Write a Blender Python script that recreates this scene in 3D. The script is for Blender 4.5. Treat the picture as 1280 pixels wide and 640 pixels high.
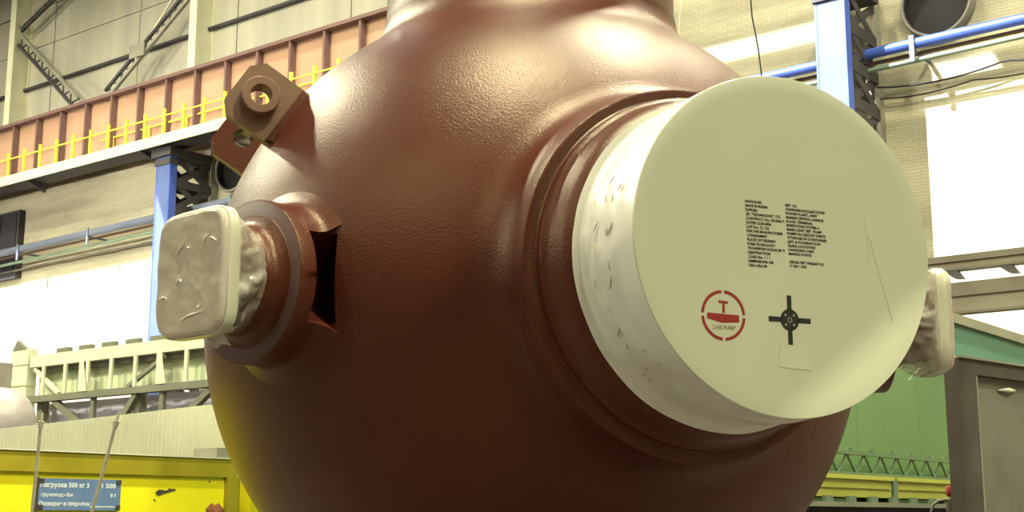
import bpy, math, random
from mathutils import Vector, Matrix, noise
random.seed(7)
S = bpy.context.scene
for o in list(bpy.data.objects): bpy.data.objects.remove(o)
col = S.collection
R = math.radians
YAW = R(38.0)                     # the camera looks 38 degrees left of the hall's back wall normal
PITCH = math.atan(328/1700)

# ------------------------------------------------------------------ camera
cd = bpy.data.cameras.new('camera'); cam = bpy.data.objects.new('camera', cd); col.objects.link(cam)
cam.location = (0, 0, 1.6); cam.rotation_euler = (R(90)+PITCH, 0, YAW)
cd.sensor_width = 36.0; cd.lens = 1700/1280*36.0; cd.clip_end = 400
S.camera = cam

# ------------------------------------------------------------------ light
w = bpy.data.worlds.new('world'); S.world = w; w.use_nodes = True
bg = w.node_tree.nodes['Background']; bg.inputs[0].default_value = (0.95, 0.90, 0.78, 1); bg.inputs[1].default_value = 0.13
SUN_DX, SUN_DZ = 0.45, 0.90       # daylight travels (0.45, 1, -0.9) down through the rooflights
sd = bpy.data.lights.new('sun', 'SUN'); so = bpy.data.objects.new('sun', sd); col.objects.link(so)
sd.energy = 17.0; sd.angle = R(0.35); sd.color = (0.93, 0.90, 1.0)
so.rotation_euler = Vector((SUN_DX, 1, -SUN_DZ)).to_track_quat('-Z', 'Y').to_euler()
so.location = (-10, -10, 40)
LAMPS = [(-3.1, 1.9, 6300), (-3.1, 14.9, 5600), (-15.1, 25.0, 2300), (-3.1, 25.0, 2000), (8.9, 25.0, 1500), (-27.1, 25.0, 1400), (-39.1, 25.0, 900), (-51.1, 25.0, 700),
         (-27.1, 5.0, 6500), (-39.1, 7.0, 8500), (-33.1, 16.0, 2400), (-51.1, 7.0, 6000), (20.9, 1.9, 3000), (20.9, 14.9, 2700), (20.9, -11.1, 3000), (32.9, 1.9, 3000), (32.9, -11.1, 3000),
         (12.9, 1.9, 7000), (-42.1, -18.0, 6000), (-57.1, -18.0, 6000), (-3.1, -24.0, 2500), (-15.1, -24.0, 2400)]  # added lamps: the first throws the cap's shade edge, the rest fill
for X, Y, P in LAMPS:             # high-bay lamps for the casing's highlights, plus unseen lamps added as fill
    ld = bpy.data.lights.new('bay_and_fill_lamp', 'AREA'); ld.shape = 'DISK'; ld.size = 0.6 if X == 12.9 else 1.4
    ld.energy = P; ld.color = (0.95, 0.92, 0.66)
    lo = bpy.data.objects.new('bay_and_fill_lamp', ld); col.objects.link(lo); lo.location = (X, Y, 25.0)
for X, P in ((-53.0, 260), (-45.0, 320), (-37.0, 200)):       # unseen fill lights added to brighten the wall under the walkway
    ld = bpy.data.lights.new('wall_fill_light', 'AREA'); ld.shape = 'RECTANGLE'; ld.size = 2.0; ld.size_y = 0.8
    ld.energy = P; ld.color = (0.97, 0.93, 0.78); ld.spread = R(60)
    lo = bpy.data.objects.new('wall_fill_light', ld); col.objects.link(lo); lo.location = (X, 15.0, 10.5)
    lo.rotation_euler = Vector((0.1, 1, 0.16)).to_track_quat('-Z', 'Y').to_euler()
S.view_settings.view_transform = 'Standard'; S.view_settings.look = 'None'
S.view_settings.gamma = 1.0; S.view_settings.use_curve_mapping = False
S.view_settings.exposure = 0.0

# ------------------------------------------------------------------ materials
def srgb(r, g, b):
    f = lambda c: (c/255/12.92) if c/255 <= 0.04045 else ((c/255+0.055)/1.055)**2.4
    return (f(r), f(g), f(b), 1)
MATS = {}
def mat(name, c1, c2=None, rough=0.6, scale=2.0, bump=0.0, bscale=40.0, metal=0.0, spec=0.5, coat=0.0, detail=4, bdist=0.01, stretch=None):
    m = bpy.data.materials.new(name); m.use_nodes = True
    nt = m.node_tree; N = nt.nodes; L = nt.links; p = N['Principled BSDF']
    p.inputs['Roughness'].default_value = rough; p.inputs['Metallic'].default_value = metal
    p.inputs['Specular IOR Level'].default_value = spec; p.inputs['Coat Weight'].default_value = coat
    tc = N.new('ShaderNodeTexCoord')
    nz = N.new('ShaderNodeTexNoise'); nz.inputs['Scale'].default_value = scale; nz.inputs['Detail'].default_value = detail
    if stretch:
        mp = N.new('ShaderNodeMapping'); mp.inputs['Scale'].default_value = stretch; L.new(tc.outputs['Object'], mp.inputs[0]); L.new(mp.outputs[0], nz.inputs['Vector'])
    else: L.new(tc.outputs['Object'], nz.inputs['Vector'])
    cr = N.new('ShaderNodeValToRGB'); cr.color_ramp.elements[0].position = 0.3; cr.color_ramp.elements[1].position = 0.7
    cr.color_ramp.elements[0].color = c1; cr.color_ramp.elements[1].color = c2 or c1
    L.new(nz.outputs['Fac'], cr.inputs['Fac']); L.new(cr.outputs['Color'], p.inputs['Base Color'])
    if bump > 0:
        bz = N.new('ShaderNodeTexNoise'); bz.inputs['Scale'].default_value = bscale; bz.inputs['Detail'].default_value = 3
        L.new(tc.outputs['Object'], bz.inputs['Vector'])
        bp = N.new('ShaderNodeBump'); bp.inputs['Strength'].default_value = bump; bp.inputs['Distance'].default_value = bdist
        L.new(bz.outputs['Fac'], bp.inputs['Height']); L.new(bp.outputs['Normal'], p.inputs['Normal'])
    MATS[name] = m
    return m
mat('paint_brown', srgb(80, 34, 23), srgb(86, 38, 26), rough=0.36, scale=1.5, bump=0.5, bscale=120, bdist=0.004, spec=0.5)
mat('flange_primer', srgb(98, 72, 68), srgb(106, 78, 74), rough=0.38, scale=4)
mat('lug_brown', srgb(120, 90, 66), srgb(130, 98, 72), rough=0.5, scale=6, bump=0.2, bscale=120, bdist=0.002)
mat('cover_face', srgb(210, 213, 182), srgb(218, 220, 190), rough=0.33, scale=2.2, bump=0.04, bscale=5, bdist=0.02)
mat('cover_skirt', srgb(236, 234, 220), srgb(242, 240, 228), rough=0.3, scale=6, bump=0.12, bscale=9, bdist=0.01)
mat('tape', srgb(218, 219, 188), srgb(224, 224, 196), rough=0.2, scale=5)
mat('ink_black', srgb(22, 26, 20), srgb(34, 38, 30), rough=0.6, scale=60)
mat('ink_red', srgb(148, 34, 24), srgb(165, 42, 30), rough=0.6, scale=60)
mat('ink_faint', srgb(150, 150, 120), srgb(170, 168, 140), rough=0.6, scale=60)
mat('crease_grey', srgb(182, 178, 142), srgb(196, 192, 158), rough=0.4, scale=30)
mat('cream_steel', srgb(206, 204, 176), srgb(222, 220, 192), rough=0.6, scale=1.0)
mat('wall_panel', srgb(158, 154, 140), srgb(182, 177, 158), rough=0.85, scale=1.1, detail=8, stretch=(1.0, 1.0, 0.12))
mat('crane_web', srgb(180, 140, 114), srgb(190, 150, 122), rough=0.7, scale=0.8)
mat('crane_dark', srgb(112, 84, 80), srgb(124, 94, 88), rough=0.7, scale=0.8)
mat('rail_yellow', srgb(232, 216, 60), srgb(236, 222, 84), rough=0.5, scale=3)
mat('deck_edge', srgb(196, 192, 164), srgb(212, 208, 180), rough=0.7, scale=1)
mat('dark_steel', srgb(52, 50, 52), srgb(68, 64, 64), rough=0.6, scale=2)
mat('grey_steel', srgb(128, 124, 112), srgb(150, 146, 130), rough=0.6, scale=2)
mat('column_blue', srgb(80, 96, 144), srgb(88, 104, 152), rough=0.55, scale=1)
mat('pipe_blue', srgb(66, 90, 176), srgb(80, 104, 188), rough=0.4, scale=1)
mat('pipe_slate', srgb(96, 104, 122), srgb(112, 118, 134), rough=0.45, scale=1)
mat('pipe_green', srgb(112, 130, 110), srgb(124, 142, 120), rough=0.5, scale=1)
mat('cable_brown', srgb(84, 62, 48), srgb(98, 74, 58), rough=0.7, scale=1)
mat('cable_black', srgb(40, 40, 38), srgb(52, 52, 48), rough=0.7, scale=1)
mat('duct_metal', srgb(116, 112, 106), srgb(132, 128, 120), rough=0.45, scale=2)
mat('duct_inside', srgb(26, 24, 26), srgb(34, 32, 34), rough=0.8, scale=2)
mat('beam_tan', srgb(88, 82, 68), srgb(102, 96, 80), rough=0.7, scale=1.2)
mat('beam_light', srgb(108, 102, 86), srgb(122, 116, 98), rough=0.7, scale=1.2)
mat('shed_green', srgb(94, 126, 80), srgb(108, 138, 88), rough=0.6, scale=0.6)
mat('shed_teal', srgb(84, 134, 110), srgb(94, 144, 118), rough=0.6, scale=0.8)
mat('shed_roof', srgb(140, 140, 118), srgb(158, 156, 132), rough=0.6, scale=1)
mat('truss_green', srgb(84, 106, 82), srgb(96, 118, 92), rough=0.6, scale=2)
mat('cart_yellow', srgb(164, 168, 62), srgb(176, 178, 78), rough=0.5, scale=1.5)
mat('box_yellow', srgb(236, 224, 22), srgb(244, 232, 34), rough=0.4, scale=2.5)
mat('box_olive', srgb(146, 134, 26), srgb(160, 148, 34), rough=0.45, scale=2.5)
mat('sign_blue', srgb(92, 118, 160), srgb(104, 128, 168), rough=0.5, scale=5)
mat('sign_white', srgb(214, 222, 226), srgb(224, 230, 232), rough=0.5, scale=5)
mat('fence_pale', srgb(206, 206, 180), srgb(216, 216, 190), rough=0.5, scale=0.8)
mat('gantry_cream', srgb(196, 198, 168), srgb(210, 210, 182), rough=0.6, scale=1)
mat('gantry_sheet', srgb(186, 196, 156), srgb(200, 206, 172), rough=0.7, scale=0.6)
mat('gantry_lilac', srgb(196, 192, 214), srgb(214, 210, 228), rough=0.6, scale=0.8)
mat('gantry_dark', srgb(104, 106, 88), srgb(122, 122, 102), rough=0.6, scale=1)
mat('tank_white', srgb(168, 160, 158), srgb(184, 176, 174), rough=0.35, scale=3, bump=0.3, bscale=14, bdist=0.03)
mat('rod_steel', srgb(176, 172, 148), srgb(204, 198, 172), rough=0.4, scale=20)
mat('rust', srgb(112, 62, 36), srgb(150, 92, 52), rough=0.85, scale=14, bump=0.5, bscale=50)
mat('plate_dark', srgb(66, 60, 54), srgb(84, 78, 70), rough=0.55, scale=3)
mat('plate_grey', srgb(92, 88, 78), srgb(126, 122, 108), rough=0.45, scale=1.6, detail=8)
mat('valve_red', srgb(150, 40, 34), srgb(170, 54, 44), rough=0.5, scale=10)
mat('hose_grey', srgb(96, 94, 88), srgb(120, 116, 108), rough=0.5, scale=10)
mat('shade_black', srgb(36, 34, 40), srgb(46, 44, 48), rough=0.8, scale=3)
mat('floor_concrete', srgb(64, 58, 54), srgb(80, 74, 68), rough=0.7, scale=0.5, detail=8)
mat('ceiling_grey', srgb(120, 116, 104), srgb(134, 130, 116), rough=0.9, scale=0.4)
mat('stand_grey', srgb(80, 80, 84), srgb(96, 96, 98), rough=0.6, scale=2)
mat('flange_beige', srgb(208, 197, 176), srgb(216, 205, 184), rough=0.13, scale=4, bump=0.30, bscale=6, bdist=0.02)
def film_material():
    m = mat('plastic_film', srgb(226, 224, 200), srgb(236, 234, 214), rough=0.10, scale=5, bump=0.4, bscale=9, bdist=0.02)
    nt = m.node_tree; N = nt.nodes; L = nt.links; p = N['Principled BSDF']
    tc = N.new('ShaderNodeTexCoord'); nz = N.new('ShaderNodeTexNoise'); nz.inputs['Scale'].default_value = 9; nz.inputs['Detail'].default_value = 3
    L.new(tc.outputs['Object'], nz.inputs['Vector'])
    mr = N.new('ShaderNodeMapRange'); mr.inputs['From Min'].default_value = 0.3; mr.inputs['From Max'].default_value = 0.7
    mr.inputs['To Min'].default_value = 0.12; mr.inputs['To Max'].default_value = 0.62
    L.new(nz.outputs['Fac'], mr.inputs['Value']); L.new(mr.outputs['Result'], p.inputs['Alpha'])
film_material()
MATS['paint_brown'].node_tree.nodes['Principled BSDF'].inputs['Specular Tint'].default_value = (1.0, 0.82, 0.52, 1)
def brick_material():
    m = bpy.data.materials.new('old_brick'); m.use_nodes = True; MATS['old_brick'] = m
    nt = m.node_tree; N = nt.nodes; L = nt.links; p = N['Principled BSDF']; p.inputs['Roughness'].default_value = 0.9
    tc = N.new('ShaderNodeTexCoord'); sp = N.new('ShaderNodeSeparateXYZ'); cb = N.new('ShaderNodeCombineXYZ')
    L.new(tc.outputs['Object'], sp.inputs[0]); L.new(sp.outputs['X'], cb.inputs['X']); L.new(sp.outputs['Z'], cb.inputs['Y'])
    br = N.new('ShaderNodeTexBrick'); br.inputs['Scale'].default_value = 1.0
    br.inputs['Brick Width'].default_value = 0.30; br.inputs['Row Height'].default_value = 0.085; br.inputs['Mortar Size'].default_value = 0.009
    br.inputs['Color1'].default_value = srgb(192, 188, 162); br.inputs['Color2'].default_value = srgb(184, 180, 154); br.inputs['Mortar'].default_value = srgb(168, 164, 140)
    L.new(cb.outputs[0], br.inputs['Vector'])
    nz = N.new('ShaderNodeTexNoise'); nz.inputs['Scale'].default_value = 0.35; nz.inputs['Detail'].default_value = 8
    mp = N.new('ShaderNodeMapping'); mp.inputs['Scale'].default_value = (0.35, 1, 3.4)
    L.new(tc.outputs['Object'], mp.inputs[0]); L.new(mp.outputs[0], nz.inputs['Vector'])
    cr = N.new('ShaderNodeValToRGB'); cr.color_ramp.elements[0].position = 0.32; cr.color_ramp.elements[1].position = 0.62
    cr.color_ramp.elements[0].color = (0.55, 0.52, 0.51, 1); cr.color_ramp.elements[1].color = (1.05, 1.02, 0.98, 1)
    L.new(nz.outputs['Fac'], cr.inputs[0])
    mx = N.new('ShaderNodeMix'); mx.data_type = 'RGBA'; mx.blend_type = 'MULTIPLY'; mx.inputs['Factor'].default_value = 1
    L.new(br.outputs['Color'], mx.inputs['A']); L.new(cr.outputs[0], mx.inputs['B']); L.new(mx.outputs['Result'], p.inputs['Base Color'])
    bp = N.new('ShaderNodeBump'); bp.inputs['Strength'].default_value = 0.3; bp.inputs['Distance'].default_value = 0.01
    L.new(br.outputs['Fac'], bp.inputs['Height']); bp.invert = True; L.new(bp.outputs[0], p.inputs['Normal'])
brick_material()

# ------------------------------------------------------------------ mesh helpers
class MB:
    def __init__(s): s.v = []; s.f = []
    def add(s, vs, fs):
        o = len(s.v); s.v += [tuple(v) for v in vs]; s.f += [tuple(i+o for i in f) for f in fs]; return s
    def box(s, x0, x1, y0, y1, z0, z1):
        return s.add([(x0,y0,z0),(x1,y0,z0),(x1,y1,z0),(x0,y1,z0),(x0,y0,z1),(x1,y0,z1),(x1,y1,z1),(x0,y1,z1)],
                     [(0,3,2,1),(4,5,6,7),(0,1,5,4),(1,2,6,5),(2,3,7,6),(3,0,4,7)])
    def bar(s, p0, p1, w, h, up=(0,0,1)):
        p0, p1 = Vector(p0), Vector(p1); d = (p1-p0).normalized(); up = Vector(up)
        a = d.cross(up)
        if a.length < 1e-4: a = d.cross(Vector((0,1,0)))
        a.normalize(); b = a.cross(d).normalized(); a *= w/2; b *= h/2
        vs = [p0-a-b, p0+a-b, p0+a+b, p0-a+b, p1-a-b, p1+a-b, p1+a+b, p1-a+b]
        return s.add(vs, [(0,3,2,1),(4,5,6,7),(0,1,5,4),(1,2,6,5),(2,3,7,6),(3,0,4,7)])
    def tube(s, path, r, n=8, cap=True):
        path = [Vector(p) for p in path]; vs = []; fs = []; ref = None
        for i, p in enumerate(path):
            d = (path[min(i+1, len(path)-1)] - path[max(i-1, 0)]).normalized()
            if ref is None: ref = Vector((0,0,1)) if abs(d.z) < .9 else Vector((0,1,0))
            a = d.cross(ref).normalized(); b = a.cross(d).normalized(); ref = b
            rr = r[i] if isinstance(r, (list, tuple)) else r
            for k in range(n):
                t = 2*math.pi*k/n; vs.append(p + rr*(math.cos(t)*a + math.sin(t)*b))
        for i in range(len(path)-1):
            for k in range(n):
                k2 = (k+1) % n; fs.append((i*n+k, (i+1)*n+k, (i+1)*n+k2, i*n+k2))
        if cap: fs.append(tuple(range(n))); fs.append(tuple(range((len(path)-1)*n+n-1, (len(path)-1)*n-1, -1)))
        return s.add(vs, fs)
    def lathe(s, prof, org, axis, u, n=96, fn=None):
        """prof: list of (radius, distance along axis)"""
        org, axis, u = Vector(org), Vector(axis).normalized(), Vector(u).normalized(); w_ = axis.cross(u)
        vs = []; fs = []
        for i, (r, l) in enumerate(prof):
            for k in range(n):
                t = 2*math.pi*k/n; rr, ll = (r, l) if fn is None else fn(i, t, r, l)
                vs.append(org + axis*ll + rr*(math.cos(t)*u + math.sin(t)*w_))
        for i in range(len(prof)-1):
            for k in range(n):
                k2 = (k+1) % n; fs.append((i*n+k, i*n+k2, (i+1)*n+k2, (i+1)*n+k))
        return s.add(vs, fs)
    def build(s, name, m, parent=None, smooth=None):
        me = bpy.data.meshes.new(name); me.from_pydata(s.v, [], s.f); me.validate()
        me.materials.append(MATS[m]); me.update()
        if smooth:
            me.polygons.foreach_set('use_smooth', [True]*len(me.polygons)); me.set_sharp_from_angle(angle=R(smooth))
        o = bpy.data.objects.new(name, me); col.objects.link(o)
        if parent: o.parent = parent
        return o
def fix_normals(o):
    import bmesh
    b = bmesh.new(); b.from_mesh(o.data); bmesh.ops.remove_doubles(b, verts=b.verts, dist=1e-5)
    bmesh.ops.recalc_face_normals(b, faces=b.faces); b.to_mesh(o.data); b.free(); return o
def empty(name, loc, rz=0):
    o = bpy.data.objects.new(name, None); col.objects.link(o); o.location = loc; o.rotation_euler = (0, 0, rz); o.empty_display_size = .2; return o
def tag(o, label=None, cat=None, group=None, kind=None):
    if label: o['label'] = label
    if cat: o['category'] = cat
    if group: o['group'] = group
    if kind: o['kind'] = kind
    return o
def piece(name, me, loc, parent, scale=None, rot=None):
    o = bpy.data.objects.new(name, me); col.objects.link(o); o.parent = parent; o.location = loc
    if scale: o.scale = scale
    if rot: o.rotation_euler = rot
    return o
def grid_slab(xs, ys, holes, z0, z1, plane='xy'):
    """slab of boxes over the cells that are not inside a hole"""
    mb = MB()
    for i in range(len(xs)-1):
        for j in range(len(ys)-1):
            cx, cy = (xs[i]+xs[i+1])/2, (ys[j]+ys[j+1])/2
            if any(a < cx < b and c < cy < d for a, b, c, d in holes): continue
            mb.box(xs[i], xs[i+1], ys[j], ys[j+1], z0, z1)
    return mb

# ------------------------------------------------------------------ setting
tag(MB().box(-110, 80, -70, 32.6, -0.3, 0).build('floor', 'floor_concrete'), 'grey concrete hall floor below the frame', kind='structure')
CZ_ = 27.0
def roof(X, Z): return (X - SUN_DX*(CZ_-Z)/SUN_DZ, 32 - (CZ_-Z)/SUN_DZ)
yl = roof(0, 5.2)[1]; y114 = roof(0, 11.4)[1]; y120 = roof(0, 12.08)[1]; y127 = roof(0, 12.72)[1]
ys1, ys2 = roof(0, 14.0)[1], roof(0, 14.55)[1]
holes = [(-76, -46.5, yl, y114), (-27.5, -9, yl, y120), (-25.5, -17.35, y120, y127), (-24.9, -20.2, ys1, ys2)]
xs = sorted({-110, 80} | {h[k] for h in holes for k in (0, 1)}); ys = sorted({-70, 32.6} | {h[k] for h in holes for k in (2, 3)})
tag(grid_slab(xs, ys, holes, CZ_, CZ_+0.04).build('ceiling', 'ceiling_grey'), 'grey hall roof with rooflight openings', kind='structure')
def pane_material():
    m = mat('daylight_pane', srgb(235, 232, 245), rough=0.4); p = m.node_tree.nodes['Principled BSDF']
    p.inputs['Emission Color'].default_value = (0.92, 0.88, 1.0, 1); p.inputs['Emission Strength'].default_value = 9.0
pane_material()
w1 = empty('window_1', (0, 0, CZ_)); tag(w1, 'daylit rooflight strip high under the roof', kind='structure')
for k in range(4): MB().box(-27.0+2.0*k, -25.1+2.0*k, 18.6, 20.4, -.06, -.01).build('pane', 'daylight_pane', w1)
wb = empty('wall_back', (0, 0, 0)); tag(wb, 'old pale brick wall of the hall behind the crane beam', kind='structure')
MB().box(-110, 80, 32, 32.6, 0, CZ_).build('brickwork', 'old_brick', wb)
pm = MB().box(-2.97, 2.97, -0.10, 0, 0.02, 1.78).build('wall_panel', 'wall_panel', wb); pm.location = (-59.0, 32, 16.4)
first = True
for i in range(7):
    for j in range(5):
        if not (i == 0 and j == 0): piece('wall_panel', pm.data, (-59.0+6.0*i, 32 - 0.012*((i*3+j*5) % 3), 16.4+1.8*j), wb)

# ------------------------------------------------------------------ pump casing (built in a frame turned with the camera heading)
PC = Vector((0.089, 6.337, 0)); PC.rotate(Matrix.Rotation(YAW, 3, 'Z'))
HC = 0.889 + 1.6                  # height of the sphere's centre
RS = 1.5
pump = empty('pump_casing', (PC.x, PC.y, 0), YAW)
tag(pump, 'huge glossy brown spherical steel casing with flanged nozzles', 'casing')
O = Vector((0, 0, HC))
def frame(az): return Vector((math.sin(az), -math.cos(az), 0)), Vector((math.cos(az), math.sin(az), 0))
AZ_M, AZ_L, AZ_R = 0.40, -0.735, 1.535
# sphere
def make_shell():
    import bmesh
    b = bmesh.new(); bmesh.ops.create_uvsphere(b, u_segments=192, v_segments=96, radius=RS); bmesh.ops.translate(b, verts=b.verts, vec=O)
    me = bpy.data.meshes.new('shell'); b.to_mesh(me); b.free()
    sh = bpy.data.objects.new('shell', me); col.objects.link(sh)
    cut = []
    for az, sgn in ((AZ_L, 1), (AZ_R, -1)):       # recess milled into the sphere behind each side flange
        ax, uu = frame(az); c = MB()
        c.add([O + ax*l + uu*(sgn*q) + Vector((0, 0, z)) for z in (-.172, .172) for (l, q) in ((1.32, .10), (1.62, .10), (1.62, .308), (1.32, .308))],
              [(0,3,2,1), (4,5,6,7), (0,1,5,4), (1,2,6,5), (2,3,7,6), (3,0,4,7)])
        k = c.build('cutter', 'paint_brown'); fix_normals(k); cut.append(k)
        m = sh.modifiers.new('slot', 'BOOLEAN'); m.operation = 'DIFFERENCE'; m.solver = 'EXACT'; m.object = k
    bpy.context.view_layer.update()
    me2 = bpy.data.meshes.new_from_object(sh.evaluated_get(bpy.context.evaluated_depsgraph_get()))
    for k in cut + [sh]: bpy.data.objects.remove(k)
    me2.materials.clear(); me2.materials.append(MATS['paint_brown'])
    me2.polygons.foreach_set('use_smooth', [True]*len(me2.polygons)); me2.set_sharp_from_angle(angle=R(25))
    o = bpy.data.objects.new('shell', me2); col.objects.link(o); o.parent = pump
make_shell()
def arc(c, r, a0, a1, n): return [(c[0]+r*math.cos(R(a0+(a1-a0)*i/n)), c[1]+r*math.sin(R(a0+(a1-a0)*i/n))) for i in range(n+1)]
def onsphere(r, eps=0): return (r, math.sqrt(RS*RS-r*r)+eps)
def bez(p0, p1, p2, n=14): return [((1-t)**2*p0[0]+2*t*(1-t)*p1[0]+t*t*p2[0], (1-t)**2*p0[1]+2*t*(1-t)*p1[1]+t*t*p2[1]) for t in [i/n for i in range(n+1)]]
def tangent_blend(r0, r1, l1, n=18):
    """blend leaving the sphere at radius r0 tangentially and arriving at (r1,l1) parallel to the axis"""
    p0 = onsphere(r0); k = r0/p0[1]                       # slope dl/dr on the sphere is -r/l
    p1 = (r1, p0[1] + k*(r0-r1))
    return bez(p0, p1, (r1, l1), n)
# main nozzle
ax, uu = frame(AZ_M)
prof = [onsphere(.84, -.002)] + tangent_blend(.81, .705, 1.47) + [(.700, 1.522), (.690, 1.530), (.662, 1.532), (.655, 1.540), (.652, 1.575), (.640, 1.583), (.632, 1.60), (.622, 1.66), (.600, 1.70), (.575, 1.715), (.555, 1.72), (.555, 1.90)]
mb = MB().lathe(prof, O, ax, uu, n=160); mb.build('main_nozzle', 'paint_brown', pump, 35)
# neck on top
prof = [onsphere(.88, -.002)] + tangent_blend(.85, .71, 1.44, 20) + [(.704, 1.47), (.700, 1.49), (.700, 2.4)]
mb = MB().lathe(prof, O, (0,0,1), (1,0,0), n=160); mb.build('top_neck', 'paint_brown', pump, 35)
MB().lathe([(.700, 2.4), (.69, 2.42), (.50, 2.42), (.50, 2.2), (1e-3, 2.2)], O, (0,0,1), (1,0,0), n=96).build('neck_rim', 'paint_brown', pump, 35)
# the two side bosses with a slot towards the main nozzle, and their nozzles
def side_boss(az, slot_dir):
    ax, uu = frame(az); ww = ax.cross(uu)
    out = [(.319, 1.565), (.319, 1.525), (.325, 1.497), (.338, 1.480), (.362, 1.464), (.392, onsphere(.392)[1]-.004)]
    inn = [(.319, 1.565), (.13, 1.565), (.13, 1.36)]
    n = 96; half = R(33)
    def P(r, l, t): return O + ax*l + r*(math.cos(t)*uu + math.sin(t)*ww)
    mb = MB()
    mb.lathe([(.20, 1.637), (.312, 1.637), (.317, 1.636), (.319, 1.632), (.319, 1.565)], O, ax, uu, n=n)

    base = 0 if slot_dir > 0 else math.pi
    a0, a1 = base+half, base+2*math.pi-half; k = 80
    vs = [P(r, l, a0+(a1-a0)*j/k) for (r, l) in out for j in range(k+1)]
    mb.add(vs, [(i*(k+1)+j, i*(k+1)+j+1, (i+1)*(k+1)+j+1, (i+1)*(k+1)+j) for i in range(len(out)-1) for j in range(k)])
    a0, a1 = base-half, base+half; k = 20
    vs = [P(r, l, a0+(a1-a0)*j/k) for (r, l) in inn for j in range(k+1)]
    mb.add(vs, [(i*(k+1)+j, i*(k+1)+j+1, (i+1)*(k+1)+j+1, (i+1)*(k+1)+j) for i in range(len(inn)-1) for j in range(k)])
    for t in (a0, a1):
        poly = out + [(.13, 1.36), (.13, 1.565)]
        mb.add([P(r, l, t) for r, l in poly], [tuple(range(len(poly)))])
    o = mb.build('side_boss', 'paint_brown', pump, 30); fix_normals(o)
    MB().lathe([(.20, 1.6372), (.20, 1.6385), (.311, 1.6385), (.3135, 1.6372)], O, ax, uu, n=n).build('flange_face', 'flange_primer', o, 40); o.data.set_sharp_from_angle(angle=R(30))
    prof = [(.262, 1.636)] + bez((.258, 1.641), (.212, 1.645), (.207, 1.685), 8) + [(.204, 1.70), (.190, 1.712), (.186, 1.73), (.180, 1.80), (.178, 1.86)]
    MB().lathe(prof, O, ax, uu, n=72).build('side_nozzle', 'paint_brown', pump, 40)
side_boss(AZ_L, 1); side_boss(AZ_R, -1)
# lifting lug: two plates with bosses
LN, LU = frame(0.30); LL = -LU
rh = (math.cos(.58)*LL + math.sin(.58)*Vector((0,0,1))).normalized(); th = LN.cross(rh)
def ring_plate(poly, hole, r_c, off0, off1, org, na, n=12):
    """flat plate: outline poly (radial,tangential) with a round hole at radial r_c"""
    angs = sorted({round(math.atan2(t, r-r_c), 6) for r, t in poly} | {round(-math.pi+2*math.pi*i/40, 6) for i in range(40)})
    def hit(a):
        dx, dy = math.cos(a), math.sin(a); best = 9
        for i in range(len(poly)):
            (x1, y1), (x2, y2) = poly[i], poly[(i+1) % len(poly)]; x1 -= r_c; x2 -= r_c
            ex, ey = x2-x1, y2-y1; den = dx*ey-dy*ex
            if abs(den) < 1e-9: continue
            t = (x1*ey-y1*ex)/den; s_ = (x1*dy-y1*dx)/den
            if t > 0 and -1e-6 <= s_ <= 1+1e-6: best = min(best, t)
        return best
    m = len(angs); vs = []
    for off in (off0, off1):
        for rad in ('o', 'i'):
            for a in angs:
                d = hit(a) if rad == 'o' else hole
                vs.append(org + rh*(r_c+d*math.cos(a)) + th*(d*math.sin(a)) + na*off)
    fs = []
    for k in range(m):
        q = (k+1) % m
        fs += [(k, q, m+q, m+k), (2*m+k, 3*m+k, 3*m+q, 2*m+q), (k, 2*m+k, 2*m+q, q), (m+k, m+q, 3*m+q, 3*m+k)]
    return MB().add(vs, fs)
lp = [(1.40, .145), (1.665, .145), (1.715, .09), (1.715, -.09), (1.665, -.145), (1.40, -.145)]
for off, s in ((.375, 1), (-.275, -1)):  # rear plate and boss take darker paint for the front plate's shadow
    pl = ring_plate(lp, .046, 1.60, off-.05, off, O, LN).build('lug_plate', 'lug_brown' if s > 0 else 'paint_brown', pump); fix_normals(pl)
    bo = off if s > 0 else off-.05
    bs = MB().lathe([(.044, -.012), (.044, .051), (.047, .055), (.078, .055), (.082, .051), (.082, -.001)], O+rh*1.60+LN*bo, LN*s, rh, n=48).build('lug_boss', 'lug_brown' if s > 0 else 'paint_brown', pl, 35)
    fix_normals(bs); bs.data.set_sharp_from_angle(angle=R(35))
    pd = MB()
    a_, b_ = [O+rh*1.475+th*t+LN*(off-.02) for t in (.14, -.14)], [O+rh*1.475+th*t+LN*(off+.012) for t in (.14, -.14)]
    c_, d_ = [O+rh*1.36+th*t+LN*(off-.02) for t in (.10, -.10)], [O+rh*1.36+th*t+LN*(off+.03) for t in (.10, -.10)]
    pd.add(a_+b_+c_+d_, [(0,1,3,2), (2,3,7,6), (0,2,6,4), (1,5,7,3), (4,6,7,5), (0,4,5,1)])
    fix_normals(pd.build('lug_foot', 'paint_brown', pl))
# hidden stand that carries the casing
st = empty('support_stand', (PC.x, PC.y, 0), YAW); tag(st, 'grey ring stand under the brown spherical casing', 'stand')
zc = HC - math.sqrt(RS*RS-.8*.8)
MB().lathe([(.72, zc-.10), (.93, zc-.10), (.93, zc+.06), (.81, zc+.012), (.72, zc-.10)], (0,0,0), (0,0,1), (1,0,0), n=64).build('ring', 'stand_grey', st, 40)
lg = MB().box(-.07, .07, -.07, .07, 0, zc-.10).build('leg', 'stand_grey', st); lg.location = (.82, 0, 0)
for k in range(1, 6): piece('leg', lg.data, (.82*math.cos(k*math.pi/3), .82*math.sin(k*math.pi/3), 0), st)

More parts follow.
